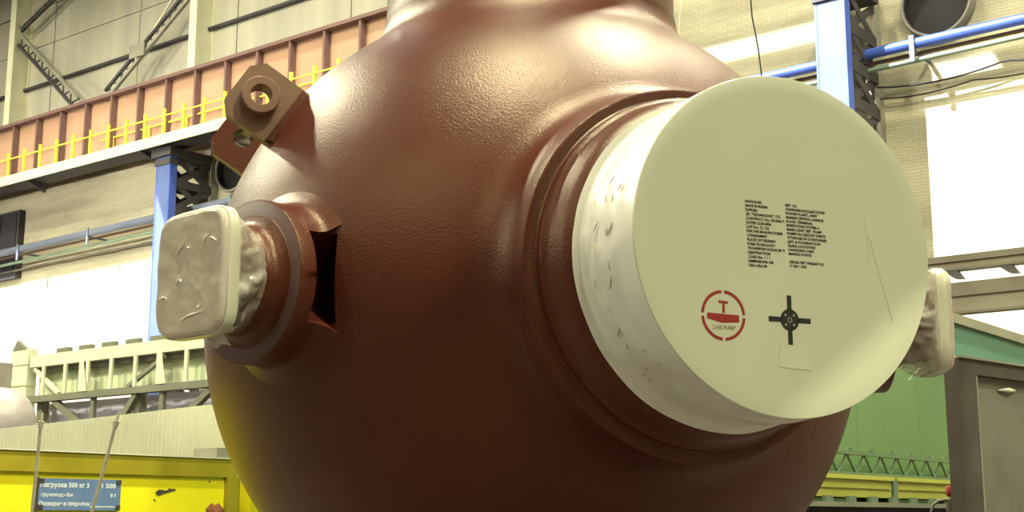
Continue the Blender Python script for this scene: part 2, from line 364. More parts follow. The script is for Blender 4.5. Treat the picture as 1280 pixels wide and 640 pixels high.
# ------------------------------------------------------------------ big white nozzle cover with its stencils
ax, uu = frame(AZ_M)
LC, RC = 2.108, 0.575
cw = Vector((PC.x, PC.y, 0)) + Matrix.Rotation(YAW, 3, 'Z') @ (O + ax*LC)
cover = empty('nozzle_cover', cw, YAW+AZ_M)           # local x right, -y out of the face, z up
tag(cover, 'large round cream protective cap with black stencilled text on main nozzle', 'cap')
mb = MB(); prof = [(1e-3, 0.0)] + [(RC*.985*i/12, 0.0) for i in range(1, 13)] + [(RC*.997, -.0015), (RC, -.006)]
mb.lathe(prof, (0,0,0), (0,-1,0), (1,0,0), n=160).build('face', 'cover_face', cover, 40)
def wr(i, t, r, l):
    s = min(1, max(0, (-l-.02)/.1)) * (1 if l > -.385 else .4)
    p = Vector((math.cos(t)*3.0, math.sin(t)*3.0, l*9))
    return r + s*(.007*noise.noise(p*1.3) + .002*noise.noise(p*4.5)), l
prof = [(RC, -.006)] + [(RC+.004*math.sin(math.pi*i/30), -.010-.380*i/30) for i in range(31)] + [(.60, -.392), (.585, -.400), (.556, -.398)]
MB().lathe(prof, (0,0,0), (0,-1,0), (1,0,0), n=240, fn=wr).build('skirt', 'cover_skirt', cover, 60)
# creases and torn tape edges on the skirt
rnd = random.Random(3)
crm = []
for k in range(30):
    t = R(rnd.uniform(128, 285)); l = -rnd.uniform(.10, .30); ln = rnd.uniform(.012, .05); an = rnd.uniform(-.9, .9)
    path = []
    for q in range(5):
        tt = t + (q-2)*ln/4*math.cos(an)/RC; l2 = l + (q-2)*ln/4*math.sin(an) + rnd.uniform(-.003, .003)
        path.append(((RC+.0075)*math.cos(tt), -l2, (RC+.0075)*math.sin(tt)))
    MB().tube(path, [.0008, .002, .0026, .002, .0008], 5).build('crease', 'crease_grey' if k % 3 else 'tape', cover, 60)
# tape pieces on the face
def face_quad(x, z, w_, h_, rot, name, m, d=.0025):
    o = MB().box(-w_/2, w_/2, -d, .0, -h_/2, h_/2).build(name, m, cover); o.location = (x, -.0005, z); o.rotation_euler = (0, rot, 0); return o
face_quad(.01, -.375, .12, .075, R(3), 'tape_patch', 'tape', .0012)
face_quad(.37, -.09, .007, .30, R(-16), 'film_fold', 'tape', .0010); face_quad(.32, .03, .004, .18, R(-4), 'film_fold', 'tape', .0008)
def text_mesh(body, h, width=None):
    cu = bpy.data.curves.new('t', 'FONT'); cu.body = body; cu.size = 1; cu.extrude = 0; cu.resolution_u = 2; cu.offset = 0.03
    ob = bpy.data.objects.new('t', cu); col.objects.link(ob); bpy.context.view_layer.update()
    me = bpy.data.meshes.new_from_object(ob.evaluated_get(bpy.context.evaluated_depsgraph_get()))
    bpy.data.objects.remove(ob)
    xs_ = [v.co.x for v in me.vertices]; x0, x1 = min(xs_), max(xs_); sx = (width/(x1-x0)) if width else h/.7
    for v in me.vertices: v.co = ((v.co.x-x0)*sx, 0.0, v.co.y*h/.7)      # stands in the local x-z plane
    me.transform(Matrix.Identity(4)); return me
def text(body, x, z, h, width, parent, m, name='text_line', y=-.0014):
    me = text_mesh(body, h, width); me.materials.append(MATS[m])
    o = bpy.data.objects.new(name, me); col.objects.link(o); o.parent = parent; o.location = (x, y, z); return o
LEFT = [('INVOICE NO.', .067), ('MADE IN RUSSIA', .087), ('SUPPLIER:', .046), ('JSC "TECHNOLOGY", CO.', .135), ('CONTRACT No. 20-2006 P.', .150), ('DATED 22.05.2006', .095), ('LOT No. 22 122', .087),
        ('FOR THE MANUFACTURER', .139), ('CONSIGNMENT:', .078), ('PLACE OF DELIVERY', .111), ('FORM TECHNOLOGY', .106), ('TRANSPORTATION BY P.', .145), ('DESTINATION', .086), ('CASE No. 1 / 1', .083), ('DIMENSIONS CM', .095), ('150x140x130', .070)]
for i, (b, wd) in enumerate(LEFT): text(b, -.161+.0004*i, .126-.01415*i, .0088, wd, cover, 'ink_black')
RIGHT = [('NET  KG', .045), ('CONSIGNEE: NUCLEAR POWER', .157), ('POWER PLANT, UNIT', .125), ('MARINE CENTRAL HARBOR', .150), ('ROAD, TERMINAL', .105), ('INSPECTION SYSTEM A', .130), ('MAIN UNIT SET  PUMP', .138), ('PUMPS IN CIRCUIT PARTS', .152),
         ('STORAGE IN CONTAINER', .156), ('LIFT & FOUNDATION', .128), ('SLING LOCATIONS', .108), ('HANDLING CARE', .100), ('MARKED POINTS', .090), None, ('GROSS NET WEIGHT KG', .136), ('17 300 / 1500', .066)]
for i, e in enumerate(RIGHT):
    if e: text(e[0], -.006+.0006*i, .126-.0136*i, .0088, e[1], cover, 'ink_black')
# red stencil: broken ring, letter and bar
em = empty('red_emblem', (-.256, -.0012, -.253)); em.parent = cover
for k in range(4):
    a0, a1 = R(90*k+4), R(90*k+86); mb = MB(); n = 14; vs = []
    for j in range(n+1):
        a = a0+(a1-a0)*j/n
        for r in (.0715, .0815): vs.append((r*math.cos(a), 0, r*math.sin(a)))
    mb.add(vs, [(2*j, 2*j+1, 2*j+3, 2*j+2) for j in range(n)]); mb.build('ring_segment', 'ink_red', em)
MB().add([(-.0175,0,.048), (.0185,0,.046), (.018,0,.037), (.0055,0,.038), (.0055,0,.008), (-.0035,0,.008), (-.0035,0,.039), (-.017,0,.040)], [(0,7,6,3,2,1), (3,6,5,4)]).build('stencil_letter', 'ink_red', em)
MB().add([(-.060,0,.006), (.058,0,.003), (.058,0,-.020), (.020,0,-.022), (-.004,0,-.024), (-.030,0,-.019), (-.060,0,-.012)], [tuple(range(6, -1, -1))]).build('stencil_bar', 'ink_red', em)
text('2168 PUMP', -.042, -.045, .013, .086, em, 'ink_faint', 'faint_text', 0)
# black centre-of-gravity style cross
cr_ = empty('black_cross', (-.005, -.0012, -.254)); cr_.parent = cover
for k in range(4):
    a = math.pi/2*k; c, s_ = math.cos(a), math.sin(a)
    MB().add([(c*r - s_*t, 0, s_*r + c*t) for r, t in ((.030, -.0085), (.081, -.0085), (.081, .0085), (.030, .0085))], [(0,1,2,3)]).build('cross_arm', 'ink_black', cr_)
    MB().lathe([(1e-4, .0004), (.0045, .0004)], (.0225*math.cos(a+R(45)), 0, .0225*math.sin(a+R(45))), (0,-1,0), (1,0,0), n=10).build('dot', 'ink_faint', cr_)
MB().lathe([(1e-4, 0), (.017, 0), (.036, 0)], (0,0,0), (0,-1,0), (1,0,0), n=24).build('centre_disc', 'ink_black', cr_)
MB().lathe([(.006, .0003), (.009, .0003)], (0,0,0), (0,-1,0), (1,0,0), n=20).build('centre_ring', 'ink_faint', cr_)

# ------------------------------------------------------------------ plastic-wrapped blind flanges on the side nozzles
def wrapped(az, label, seed):
    ax, uu = frame(az); base = Vector((PC.x, PC.y, 0)) + Matrix.Rotation(YAW, 3, 'Z') @ (O + ax*1.907)
    t_ = empty('wrapped_blind_flange', base, YAW+az); tag(t_, label, 'flange', 'plastic-wrapped flanges')
    def sq(t, k=.235):
        c, s = abs(math.cos(t)), abs(math.sin(t)); n = 5.5
        return k / ((c/.90)**n + (s/1.0)**n)**(1/n)
    def fs(i, t, r, l): return r*sq(t)/.235, l
    def fd(i, t, r, l):
        rr = r*sq(t)/.235; p = Vector((math.cos(t)*rr*14, math.sin(t)*rr*14, l*14+seed)); return rr + .004*noise.noise(p*.7), l + .0025*noise.noise(p) + .0012*noise.noise(p*2.6)
    fpl = MB().lathe([(.001, 0)]+[(.222*i/24, 0) for i in range(1, 25)]+[(.230, -.006), (.235, -.016), (.235, -.070), (.228, -.080), (.15, -.082)], (0,0,0), (0,-1,0), (1,0,0), n=96, fn=fd).build('flange_plate', 'flange_beige', t_, 45)
    MB().lathe([(.237, -.022), (.241, -.026), (.241, -.064), (.237, -.070)], (0,0,0), (0,-1,0), (1,0,0), n=96, fn=fs).build('binding_tape', 'tape', fpl, 40)
    rc = random.Random(int(seed*10))
    for k in range(9):
        x, z = rc.uniform(-.16, .16), rc.uniform(-.18, .18); a = rc.uniform(-.6, 1.2); ln = rc.uniform(.012, .06)
        if k == 0: x, z, a, ln = .03, -.165, .25, .17
        if k == 1: x, z, a, ln = -.05, .10, .9, .10
        pts = [(x+ln*(q-.5)*math.cos(a), -.0015-.002*math.sin(math.pi*q), z+ln*(q-.5)*math.sin(a)+.006*math.sin(5*q+k)) for q in (0, .2, .4, .6, .8, 1)]
        MB().tube(pts, [.0006, .002, .003, .003, .002, .0006], 6).build('crease_glint', 'cover_skirt', fpl, 70)  # pale tubes paint in the glints along the film's creases
    def ff(i, t, r, l):
        k = i/13; p = Vector((math.cos(t)*2.4, math.sin(t)*2.4, l*7+seed*3)); a = .045*math.sin(math.pi*min(1, k*1.2))
        q = r*((1-k)*sq(t)/.235 + k) + a*(noise.noise(p) + .6*abs(noise.noise(p*2.3)) - .2) + .004*noise.noise(p*4); return q, l + .012*noise.noise(p*1.5)
    MB().lathe([(.240-.045*(i/13)**1.2, -.060-.155*i/13) for i in range(14)], (0,0,0), (0,-1,0), (1,0,0), n=144, fn=ff).build('plastic_wrap', 'plastic_film', t_, 50)
    fl = MB(); 
    vs = [(.06*(i-2)/2 + .012*noise.noise(Vector((i, j, seed))), .10+.03*j + .01*noise.noise(Vector((i+9, j, seed))), -.20-.03*j + .02*noise.noise(Vector((i, j+7, seed)))) for j in range(3) for i in range(5)]
    fl.add(vs, [(j*5+i, j*5+i+1, (j+1)*5+i+1, (j+1)*5+i) for j in range(2) for i in range(4)]); fl.build('film_tail', 'plastic_film', t_, 80)
wrapped(AZ_L, 'blunt blind flange wrapped in clear plastic film left of the brown casing', 1.3)
wrapped(AZ_R, 'plastic-wrapped blind flange seen edge-on, right of the big cream cap', 4.1)

# ------------------------------------------------------------------ crane runway beam and walkway
XB0, XB1 = -72.0, -20.6
cb = empty('crane_runway_beam', (0, 30.5, 15.1)); tag(cb, 'long reddish-brown crane runway girder with stiffeners along the wall', 'girder')
MB().box(XB0, XB1, -.03, .03, .10, 2.55).build('web', 'crane_web', cb)
MB().box(XB0, XB1, -.35, .35, 2.53, 2.66).build('top_flange', 'crane_dark', cb)
MB().box(XB0, XB1, -.30, .30, 0, .12).build('bottom_flange', 'crane_dark', cb)
MB().box(XB0, XB1, -.06, .06, 2.66, 2.80).build('crane_rail', 'dark_steel', cb)
sm = MB().box(-.05, .05, -.30, -.03, .12, 2.53).build('stiffener', 'crane_dark', cb); sm.location = (-56.55, 0, 0)
for k in range(1, 21): piece('stiffener', sm.data, (-56.55+1.665*k, 0, 0), cb)
wk = empty('crane_walkway', (0, 29.3, 14.75)); tag(wk, 'cream-edged walkway with yellow railing below the brown crane girder', 'walkway')
MB().box(XB0, XB1, .06, 1.25, .12, .26).build('deck', 'dark_steel', wk)
MB().box(XB0, XB1, 0, .06, -.02, .36).build('fascia', 'deck_edge', wk)
rp = MB().box(-.06, .06, 0, .08, .36, 1.30).build('railing_post', 'rail_yellow', wk); rp.location = (-55.26, 0, 0)
for k in range(1, 27): piece('railing_post', rp.data, (-55.26+1.10*k, 0, 0), wk)
r2 = MB().box(-.035, .035, 1.05, 1.10, .26, 1.30).build('railing_post', 'rail_yellow', wk); r2.location = (-43.2, 0, 0)
for k in range(1, 9): piece('railing_post', r2.data, (-43.2+2.2*k, 0, 0), wk)
MB().box(XB0, XB1, .01, .05, 1.02, 1.07).build('handrail', 'rail_yellow', wk)
MB().box(-44, XB1, 1.05, 1.10, 1.22, 1.27).build('handrail', 'rail_yellow', wk)
bk = MB().add([(-.06,.1,.1), (-.06,1.1,.1), (-.06,1.1,-.28), (.06,.1,.1), (.06,1.1,.1), (.06,1.1,-.28)], [(0,1,2), (5,4,3), (0,3,4,1), (1,4,5,2), (2,5,3,0)]).build('bracket', 'dark_steel', wk); bk.location = (-54.6, 0, 0)
for x in (-47.6, -40.4, -33, -28): piece('bracket', bk.data, (x, 0, 0), wk)

# ------------------------------------------------------------------ columns
def upper_column(x, label):
    t_ = empty('upper_column', (x, 32, 17.8)); tag(t_, label, 'column', 'cream upper columns')
    MB().box(-.20, .20, -.98, -.92, 0, CZ_-17.85).build('front_flange', 'cream_steel', t_)
    MB().box(-.03, .03, -.92, -.16, 0, CZ_-17.85).build('web', 'cream_steel', t_)
    MB().box(-.20, .20, -.16, -.10, 0, CZ_-17.85).build('rear_flange', 'cream_steel', t_)
    MB().box(-.30, .30, -1.05, -.10, -.06, .04).build('base_plate', 'dark_steel', t_)
upper_column(-51.9, 'cream steel column above the girder at the photo\'s left edge')
upper_column(-39.55, 'cream steel column above the girder, right of the slanted braces')
def lattice_column(x, label):
    t_ = empty('lattice_column', (x, 0, 0)); tag(t_, label, 'column', 'blue lattice columns')
    MB().box(-.37, .37, 29.75, 29.80, 0, 14.42).build('front_face', 'column_blue', t_)
    for s in (-1, 1): MB().box(s*.37-.03, s*.37+.03, 29.74, 30.05, 0, 14.42).build('side_channel', 'pipe_blue', t_)
    for s in (-1, 1): MB().box(s*.33-.05, s*.33+.05, 31.60, 31.96, 0, 14.7).build('rear_branch', 'grey_steel', t_)
    MB().box(-.55, .55, 29.6, 31.5, 14.42, 14.72).build('cap_plate', 'dark_steel', t_)
    MB().box(-.44, .44, 29.68, 30.1, 14.12, 14.34).build('collar', 'dark_steel', t_)
    lm = {}
    for s in (-1, 1):
        for k in range(12):
            z = 3.0 + .95*k
            for key, (y0, y1) in ((0, (30.0, 31.65)), (1, (31.65, 30.0))):
                if (s, key) not in lm:
                    o = MB().bar((s*(.34+.02*key), y0, 0), (s*(.34+.02*key), y1, .95), .22, .02, up=(1,0,0)).build('lacing_bar', 'dark_steel', t_); o.location = (0, 0, z); lm[(s, key)] = o.data
                else: piece('lacing_bar', lm[(s, key)], (0, 0, z), t_)
            if (s, 'b') not in lm:
                o = MB().bar((s*.38, 30.0, 0), (s*.38, 31.65, 0), .30, .02, up=(1,0,0)).build('batten', 'dark_steel', t_); o.location = (0, 0, z); lm[(s, 'b')] = o.data
            else: piece('batten', lm[(s, 'b')], (0, 0, z), t_)
lattice_column(-39.2, 'slim blue lattice column behind the plastic-wrapped flange')
lattice_column(-13.35, 'broad pale blue lattice column rising behind the cream cap')
wx = empty('wall_shade_box', (-53.0, 32, 11.6)); tag(wx, 'tall dark cabinet on the wall below the walkway at the photo\'s left edge', 'cabinet')  # dark box added where the wall is only in shade
MB().box(-2.2, 1.55, -.30, 0, 0, 2.95).build('shade_box_body', 'dark_steel', wx)
for k in range(3): MB().box(-2.1+1.2*k, -.98+1.2*k, -.34, -.30, .1, 2.85).build('shade_panel', 'shade_black', wx)

# ------------------------------------------------------------------ braces, conduit
def brace(p0, p1, gap, label, nl):
    t_ = empty('diagonal_brace', p0); tag(t_, label, 'brace')
    d = Vector(p1)-Vector(p0); n_ = Vector((0,1,0)).cross(d).normalized()*gap/2
    MB().bar(n_, d+n_, .11, .11).build('chord', 'dark_steel', t_); MB().bar(-n_, d-n_, .13, .13).build('chord', 'grey_steel', t_)
    for k in range(nl):
        a = d*(k/nl); b = d*((k+1)/nl); s = 1 if k % 2 else -1
        MB().bar(a+s*n_, b-s*n_, .05, .05).build('lacing_bar', 'dark_steel', t_)
brace((-51.6, 31.25, 22.05), (-46.3, 30.72, 18.05), .42, 'lattice brace sloping down to the right from the far left column', 16)
brace((-40.0, 31.25, 21.45), (-44.3, 30.72, 18.05), .36, 'lattice brace sloping down to the left from the cream column', 14)
brace((-51.75, 31.35, 22.62), (-46.0, 31.35, 24.8), .22, 'thin dark brace rising to the right at the top left corner', 12)
gp = MB().box(-.45, .45, -.03, .03, -.28, .28); o = gp.build('gusset_plate', 'grey_steel'); o.location = (-42.6, 30.80, 19.5); tag(o, 'small gusset plate where the conduit meets the right-hand brace', 'plate')
o = MB().bar((-41.4, 31.55, 21.7), (-45.6, 31.55, 17.8), .07, .07).build('tie_rod', 'cream_steel'); tag(o, 'thin pale tie rod beside the right-hand lattice brace', 'rod')
o = MB().tube([(-70, 31.8, 19.95), (-27, 31.8, 19.95)], .09, 8).build('wall_conduit', 'dark_steel', None, 60); tag(o, 'dark conduit running level along the upper wall panels', 'conduit')

# ------------------------------------------------------------------ round ducts
def duct(x, label):
    t_ = empty('air_duct', (x, 31.995, 14.2)); tag(t_, label, 'duct', 'round air ducts')
    MB().lathe([(.82, .05), (.82, .30), (.84, .36), (.89, .36), (.91, .32), (.91, .0)], (0,0,0), (0,-1,0), (1,0,0), n=48).build('duct_shell', 'duct_metal', t_, 40)
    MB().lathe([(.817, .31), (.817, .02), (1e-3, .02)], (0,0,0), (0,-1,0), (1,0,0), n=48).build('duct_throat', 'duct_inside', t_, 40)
duct(-37.75, 'round dark air duct below the brown lifting lug'); duct(-11.4, 'large round dark air duct at the top right')

# ------------------------------------------------------------------ pipes and cables along the wall
def pz(x, z0, z1): return z0 + (z1-z0)*(x+46)/35.0        # pipes climb gently to the right
def run(name, y, z0, z1, r, m, label, cat, xa=-72, xb=2, sag=0.0, span=3.2):
    n = 60 if sag else 1
    path = []
    for i in range(n+1):
        x = xa+(xb-xa)*i/n; ph = ((x-xa) % span)/span
        path.append((x, y if isinstance(y, float) else y[0]+(y[1]-y[0])*(x-xa)/(xb-xa), pz(x, z0, z1) - sag*4*ph*(1-ph)))
    o = MB().tube(path, r, 10).build(name, m, None, 60); tag(o, label, cat); return o
bp_ = empty('wall_pipe', (0, 0, 0)); tag(bp_, 'thick blue pipe along the wall behind the blue column', 'pipe')
MB().tube([(-34, 31, pz(-34, 12.6, 13.0)), (2, 31, pz(2, 12.6, 13.0))], .135, 14).build('pipe_run', 'pipe_blue', bp_, 60)
MB().tube([(-72, 31, pz(-72, 12.6, 13.0)), (-34, 31, pz(-34, 12.6, 13.0))], .150, 14).build('pipe_run', 'pipe_slate', bp_, 60)
for x in (-50.0, -45.2, -36.8, -11.75, -6.0): MB().box(x-.06, x+.06, 30.82, 30.86, pz(x, 12.6, 13.0)-.50, pz(x, 12.6, 13.0)+.17).box(x-.04, x+.04, 30.84, 32, pz(x, 12.6, 13.0)-.22, pz(x, 12.6, 13.0)-.15).build('pipe_hanger', 'pipe_slate', bp_)
run('thin_wall_pipe', (31.55, 30.9), 12.18, 12.58, .06, 'pipe_green', 'thin green-grey pipe running below the thick blue pipe', 'pipe')
run('wall_cable', 31.2, 12.42, 12.80, .05, 'cable_brown', 'brown cable between the blue pipe and the thin green pipe', 'cable')
run('sagging_cable', 31.6, 11.95, 12.30, .025, 'cable_black', 'black cable sagging under the thin green pipe', 'cable', -13, -2, .16)
run('sagging_cable', 31.7, 11.72, 12.02, .02, 'cable_black', 'lowest thin black cable sagging on the right brick wall', 'cable', -13, -2, .10, 2.4)
run('lower_wall_pipe', 31.7, 11.95, 12.25, .05, 'beam_light', 'slender pale pipe low under the slate pipe at left', 'pipe', -72, -34)
def hang(path, r, m, label):
    o = MB().tube(path, r, 6).build('hanging_cable', m, None, 60); tag(o, label, 'cable')
def toH(px_, py_, d):
    x = (px_-640)/1700*d
    v = Vector((x, math.cos(PITCH)*d - math.sin(PITCH)*(-(py_-320)/1700*d), math.sin(PITCH)*d + math.cos(PITCH)*(-(py_-320)/1700*d))); v.rotate(Matrix.Rotation(YAW, 3, 'Z')); return v + Vector((0,0,1.6))
hang([toH(934, -60, 22), toH(940, 20, 22), toH(948, 62, 22), toH(954, 110, 22)], .014, 'cable_black', 'thin black cable hanging above the cream cap')
hang([toH(856, -60, 20), toH(849, 30, 20), toH(846, 90, 20)], .010, 'cream_steel', 'thin pale cord hanging right of the top neck')

# ------------------------------------------------------------------ beams low on the right wall
def hbeam(name, z0, z1, m1, m2, label):
    t_ = empty(name, (0, 29.5, z0)); tag(t_, label, 'beam')
    h = z1-z0
    MB().box(-24, 6, 0, .10, h*.55, h).build('upper_flange', m1, t_); MB().box(-24, 6, .05, .14, 0.0, h*.55).build('web', m2, t_)
    MB().box(-24, 6, -.06, .25, -.03, .02).build('lower_flange', m1, t_); return t_
bA = hbeam('wall_beam', 7.04, 7.36, 'beam_tan', 'beam_light', 'slim grey-brown wall beam right of the wrapped flange, upper of two')
bB = hbeam('wall_beam', 6.06, 6.74, 'beam_tan', 'beam_light', 'deep grey-brown wall beam above the green shed roof, lower of two')
for x in (-10.6, -9.4, -7.0): MB().add([(x-.25,-.05,0), (x+.10,-.05,-.02), (x+.25,-.05,-.24), (x+.05,-.05,-.22), (x-.25,.1,0), (x+.10,.1,-.02), (x+.25,.1,-.24), (x+.05,.1,-.22)], [(0,1,2,3), (7,6,5,4), (0,4,5,1), (1,5,6,2), (2,6,7,3), (3,7,4,0)]).build('clip', 'dark_steel', bA)

# ------------------------------------------------------------------ green shed, truss and yellow cart on the right
gs = empty('green_shed', (-8, 10, 0)); tag(gs, 'green painted shed wall with grey roof edge at right', 'shed')
MB().box(-3.0, 0, 0, 18.5, 0, 4.76).build('shed_body', 'shed_green', gs)
MB().box(-3.1, .10, -.1, 18.6, 4.76, 4.92).build('roof_edge', 'shed_roof', gs)
MB().box(.0, .03, 0, 18.5, 3.95, 4.76).build('eaves_board', 'shed_teal', gs)
for k in range(8): MB().box(0, .006, 1.2+2.3*k, 1.22+2.3*k, 0, 4.45).build('seam', 'shed_green', gs)
tg = empty('lattice_girder', (-7.75, 11, 0)); tag(tg, 'low dark green lattice girder in front of the green shed', 'girder')
MB().box(-.04, .04, 0, 14, 2.44, 2.49).build('top_chord', 'truss_green', tg); MB().box(-.04, .04, 0, 14, 2.17, 2.21).build('bottom_chord', 'truss_green', tg)
dm = MB().bar((0, .0, 2.46), (0, .28, 2.19), .03, .03).build('lattice_bar', 'truss_green', tg); dm2 = MB().bar((0, .28, 2.19), (0, .56, 2.46), .022, .022).build('lattice_bar', 'truss_green', tg)
for k in range(1, 25): piece('lattice_bar', dm.data, (0, .56*k, 0), tg); piece('lattice_bar', dm2.data, (0, .56*k, 0), tg)
pm_ = MB().box(-.02, .02, -.02, .02, 2.49, 2.53).build('stud', 'truss_green', tg)
for k in range(1, 20): piece('stud', pm_.data, (0, .7*k, 0), tg)
yc = empty('yellow_cart', (-7.2, 12, 0)); tag(yc, 'pale yellow panelled trolley side at the lower right', 'trolley')
for k in range(4):
    y0 = 2.9*k - .37; y1 = y0 + 2.74
    sp_ = MB().box(-.6, 0, y0, y1, 1.86, 2.10).build('side_panel', 'cart_yellow', yc); MB().box(-.6, .05, y0, y1, 2.08, 2.13).build('panel_lip', 'cart_yellow', sp_)
    MB().box(0, .03, y0+.06, y1-.06, 1.97, 1.985).build('panel_rib', 'cart_yellow', sp_)
    MB().box(-.6, .03, y1+.02, y1+.14, 1.74, 2.11).build('panel_post', 'truss_green', yc)
MB().box(-.6, .06, -.4, 11.4, 1.74, 1.80).build('sill', 'gantry_dark', yc); MB().box(-.5, -.1, -.4, 11.4, 1.0, 1.74).build('underframe', 'shade_black', yc)
lm_ = MB().box(-.02, .05, -.10, .10, 1.80, 1.87).build('lug', 'truss_green', yc)
for k in range(1, 18): piece('lug', lm_.data, (0, .66*k, 0), yc)
for k in range(5): MB().box(-.45, -.15, 1+2.3*k, 1.3+2.3*k, 0, 1.0).build('leg', 'shade_black', yc)

# dark framed steel plate at the right edge
fp = empty('framed_steel_plate', (-2.85, 7.93, 0), R(-10)); tag(fp, 'dark framed steel plate standing at the right edge', 'plate')
PH = 2.535
MB().box(-.10, 0, 0, .19, 0, PH).build('stile', 'plate_dark', fp); MB().box(-.10, 0, .19, 2.4, PH-.09, PH).build('top_rail', 'plate_dark', fp)
MB().box(-.10, 0, 2.21, 2.4, 0, PH-.09).build('stile', 'plate_dark', fp); MB().box(-.09, -.05, .19, 2.21, 0, PH-.09).build('recessed_panel', 'plate_grey', fp)
MB().box(-.05, -.005, .19, .215, 0, PH-.09).build('inner_lip', 'grey_steel', fp)
MB().bar((.005, 0, PH+.004), (.005, 2.4, PH+.004), .03, .012).build('edge_strip', 'grey_steel', fp)
MB().lathe([(.001, .012), (.05, .012), (.06, .004), (.065, 0)], (-.05, .09, PH), (0,0,1), (1,0,0), n=16, fn=lambda i, t, r, l: (r*(1+.25*math.sin(3*t)), l+.006*math.sin(2*t))).build('rust_blot', 'rust', fp, 60)
MB().tube([(-.04, .52, PH-.16), (-.03, .62, PH-.155), (-.035, .72, PH-.15)], [.004, .018, .004], 6).build('weld_bead', 'cream_steel', fp, 60)

# valve with a red cap and a hose
vv = empty('hose_valve', toH(1192, 640, 8.6)-Vector((0,0,.25)), YAW); tag(vv, 'small valve with red cap and curved hose beside the dark plate', 'valve')
MB().tube([(.0, 0, 0), (.0, 0, .22), (-.01, 0, .27), (-.015, 0, .33)], [.045, .042, .036, .022], 12).build('valve_body', 'plate_dark', vv, 40)
MB().lathe([(.001, .415), (.018, .415), (.025, .405), (.027, .375), (.025, .355), (.015, .345)], (-.015, 0, 0), (0,0,1), (1,0,0), n=20).build('cap', 'valve_red', vv, 40)
MB().tube([(-.015, 0, .33), (-.015, 0, .35)], .014, 10).build('stem', 'cream_steel', vv, 40)
MB().tube([(-.01, 0, .31), (-.05, 0, .325), (-.09, 0, .32), (-.125, 0, .295), (-.145, 0, .24), (-.15, 0, .1), (-.15, 0, -.6)], .009, 8).build('hose', 'hose_grey', vv, 60)
MB().tube([(.0, 0, -1.4), (.0, 0, .02)], .03, 10).build('riser', 'rod_steel', vv, 40)

# ------------------------------------------------------------------ left foreground: yellow box, sign, rods
yb = empty('yellow_steel_box', (-12, 6, 0)); tag(yb, 'bright yellow steel box with an olive top band, lower left', 'box')
MB().box(-2.4, -.02, -2.0, 4.28, 0, 2.05).build('box_body', 'box_yellow', yb)
MB().box(-2.4, .03, -2.0, 4.30, 2.05, 2.25).build('top_band', 'box_olive', yb)
MB().box(-2.4, .05, -2.0, 4.32, 2.25, 2.262).build('top_edge', 'fence_pale', yb)
MB().box(-2.4, .04, 4.16, 4.34, 0, 2.06).build('corner_post', 'box_olive', yb)
for k, (y, z, s) in enumerate(((1.92, 1.775, .014), (3.30, 1.88, .022), (3.42, 1.905, .014), (3.22, 1.79, .010), (3.95, 2.0, .009))):
    MB().lathe([(.001, .004), (s, .004), (s*1.3, .0)], (-.02, y, z), (1,0,0), (0,1,0), n=14, fn=lambda i, t, r, l, k=k: (r*(1+.45*math.sin(2*t+k)+.3*math.sin(5*t)), l)).build('paint_chip', 'plate_dark', yb)
MB().add([(-.014, 3.22, 1.87), (-.014, 3.27, 1.905), (-.014, 3.31, 1.885), (-.014, 3.47, 1.915), (-.014, 3.50, 1.90), (-.014, 3.36, 1.865), (-.014, 3.26, 1.835)], [(0,6,5,4,3,2,1)]).build('paint_chip', 'plate_dark', yb)
MB().lathe([(.001, .06), (.06, .055), (.11, .03), (.14, 0)], (-.02, 4.04, 1.66), (1,0,0), (0,1,0), n=22, fn=lambda i, t, r, l: (r*(.8+.12*math.sin(3*t)+.10*math.sin(7*t)+.08*math.sin(11*t)), l)).build('rust_patch', 'rust', yb, 60)
gb = MB().box(-.2, .2, -.1, .14, 0, .11).build('grey_block', 'grey_steel'); gb.location = (-12.2, 10.12, 2.263); tag(gb, 'small grey block on the yellow box\'s right corner', 'block')
yb2 = MB().box(-.5, 0, 0, 1.2, 0, 2.0); o = yb2.build('yellow_steel_locker', 'box_yellow'); o.location = (-11.9, 10.45, 0); tag(o, 'yellow steel cabinet partly hidden behind the casing, lower left', 'cabinet')
sg = empty('equipment_sign', (-11.99, 7.80, 1.68), R(90)); tag(sg, 'blue sign with white lettering on the yellow box', 'sign')
MB().box(0, .965, 0, .025, 0, .31).build('sign_plate', 'sign_blue', sg)
for x in (.03, .935):
    for z in (.03, .285): MB().box(x-.028, x+.028, -.012, .0, z-.018, z+.022).build('clip', 'dark_steel', sg)
MB().box(-.022, 0, -.01, .025, -.01, .32).build('edge', 'dark_steel', sg)
text('Нагрузка 500 кг 3', .02, .225, .045, .56, sg, 'sign_white', 'text_line', -.002); text('1 500', .73, .225, .045, .17, sg, 'sign_white', 'text_line', -.002)
text('грузоподъём', .035, .135, .034, .36, sg, 'sign_white', 'text_line', -.002); text('8 т', .84, .135, .034, .07, sg, 'sign_white', 'text_line', -.002)
text('Проверен в открытом', .015, .045, .040, .585, sg, 'sign_white', 'text_line', -.002); MB().box(.60, .93, -.003, 0, .030, .040).build('underline', 'sign_white', sg)
def rod(p0, p1, label):
    t_ = empty('anchor_rod', p0); tag(t_, label, 'rod', 'slanted steel rods'); d = Vector(p1)-Vector(p0)
    MB().tube([-d*1.2, d*.0, d*.93], .011, 8).build('shaft', 'rod_steel', t_, 60); MB().tube([d*.90, d*.97], .018, 6).build('nut', 'rod_steel', t_)
    MB().tube([d*.96, d*1.0, d*1.06], [.010, .010, .006], 6).build('tip', 'rod_steel', t_)
    s = Vector((math.cos(YAW), math.sin(YAW), 0))*.03
    MB().tube([d*.94-s, d*.955+s], .005, 6).build('cotter_pin', 'rod_steel', t_)
rod(toH(40, 640, 9), toH(52, 523, 9), 'slanted steel rod crossing the yellow box near the photo\'s left edge')
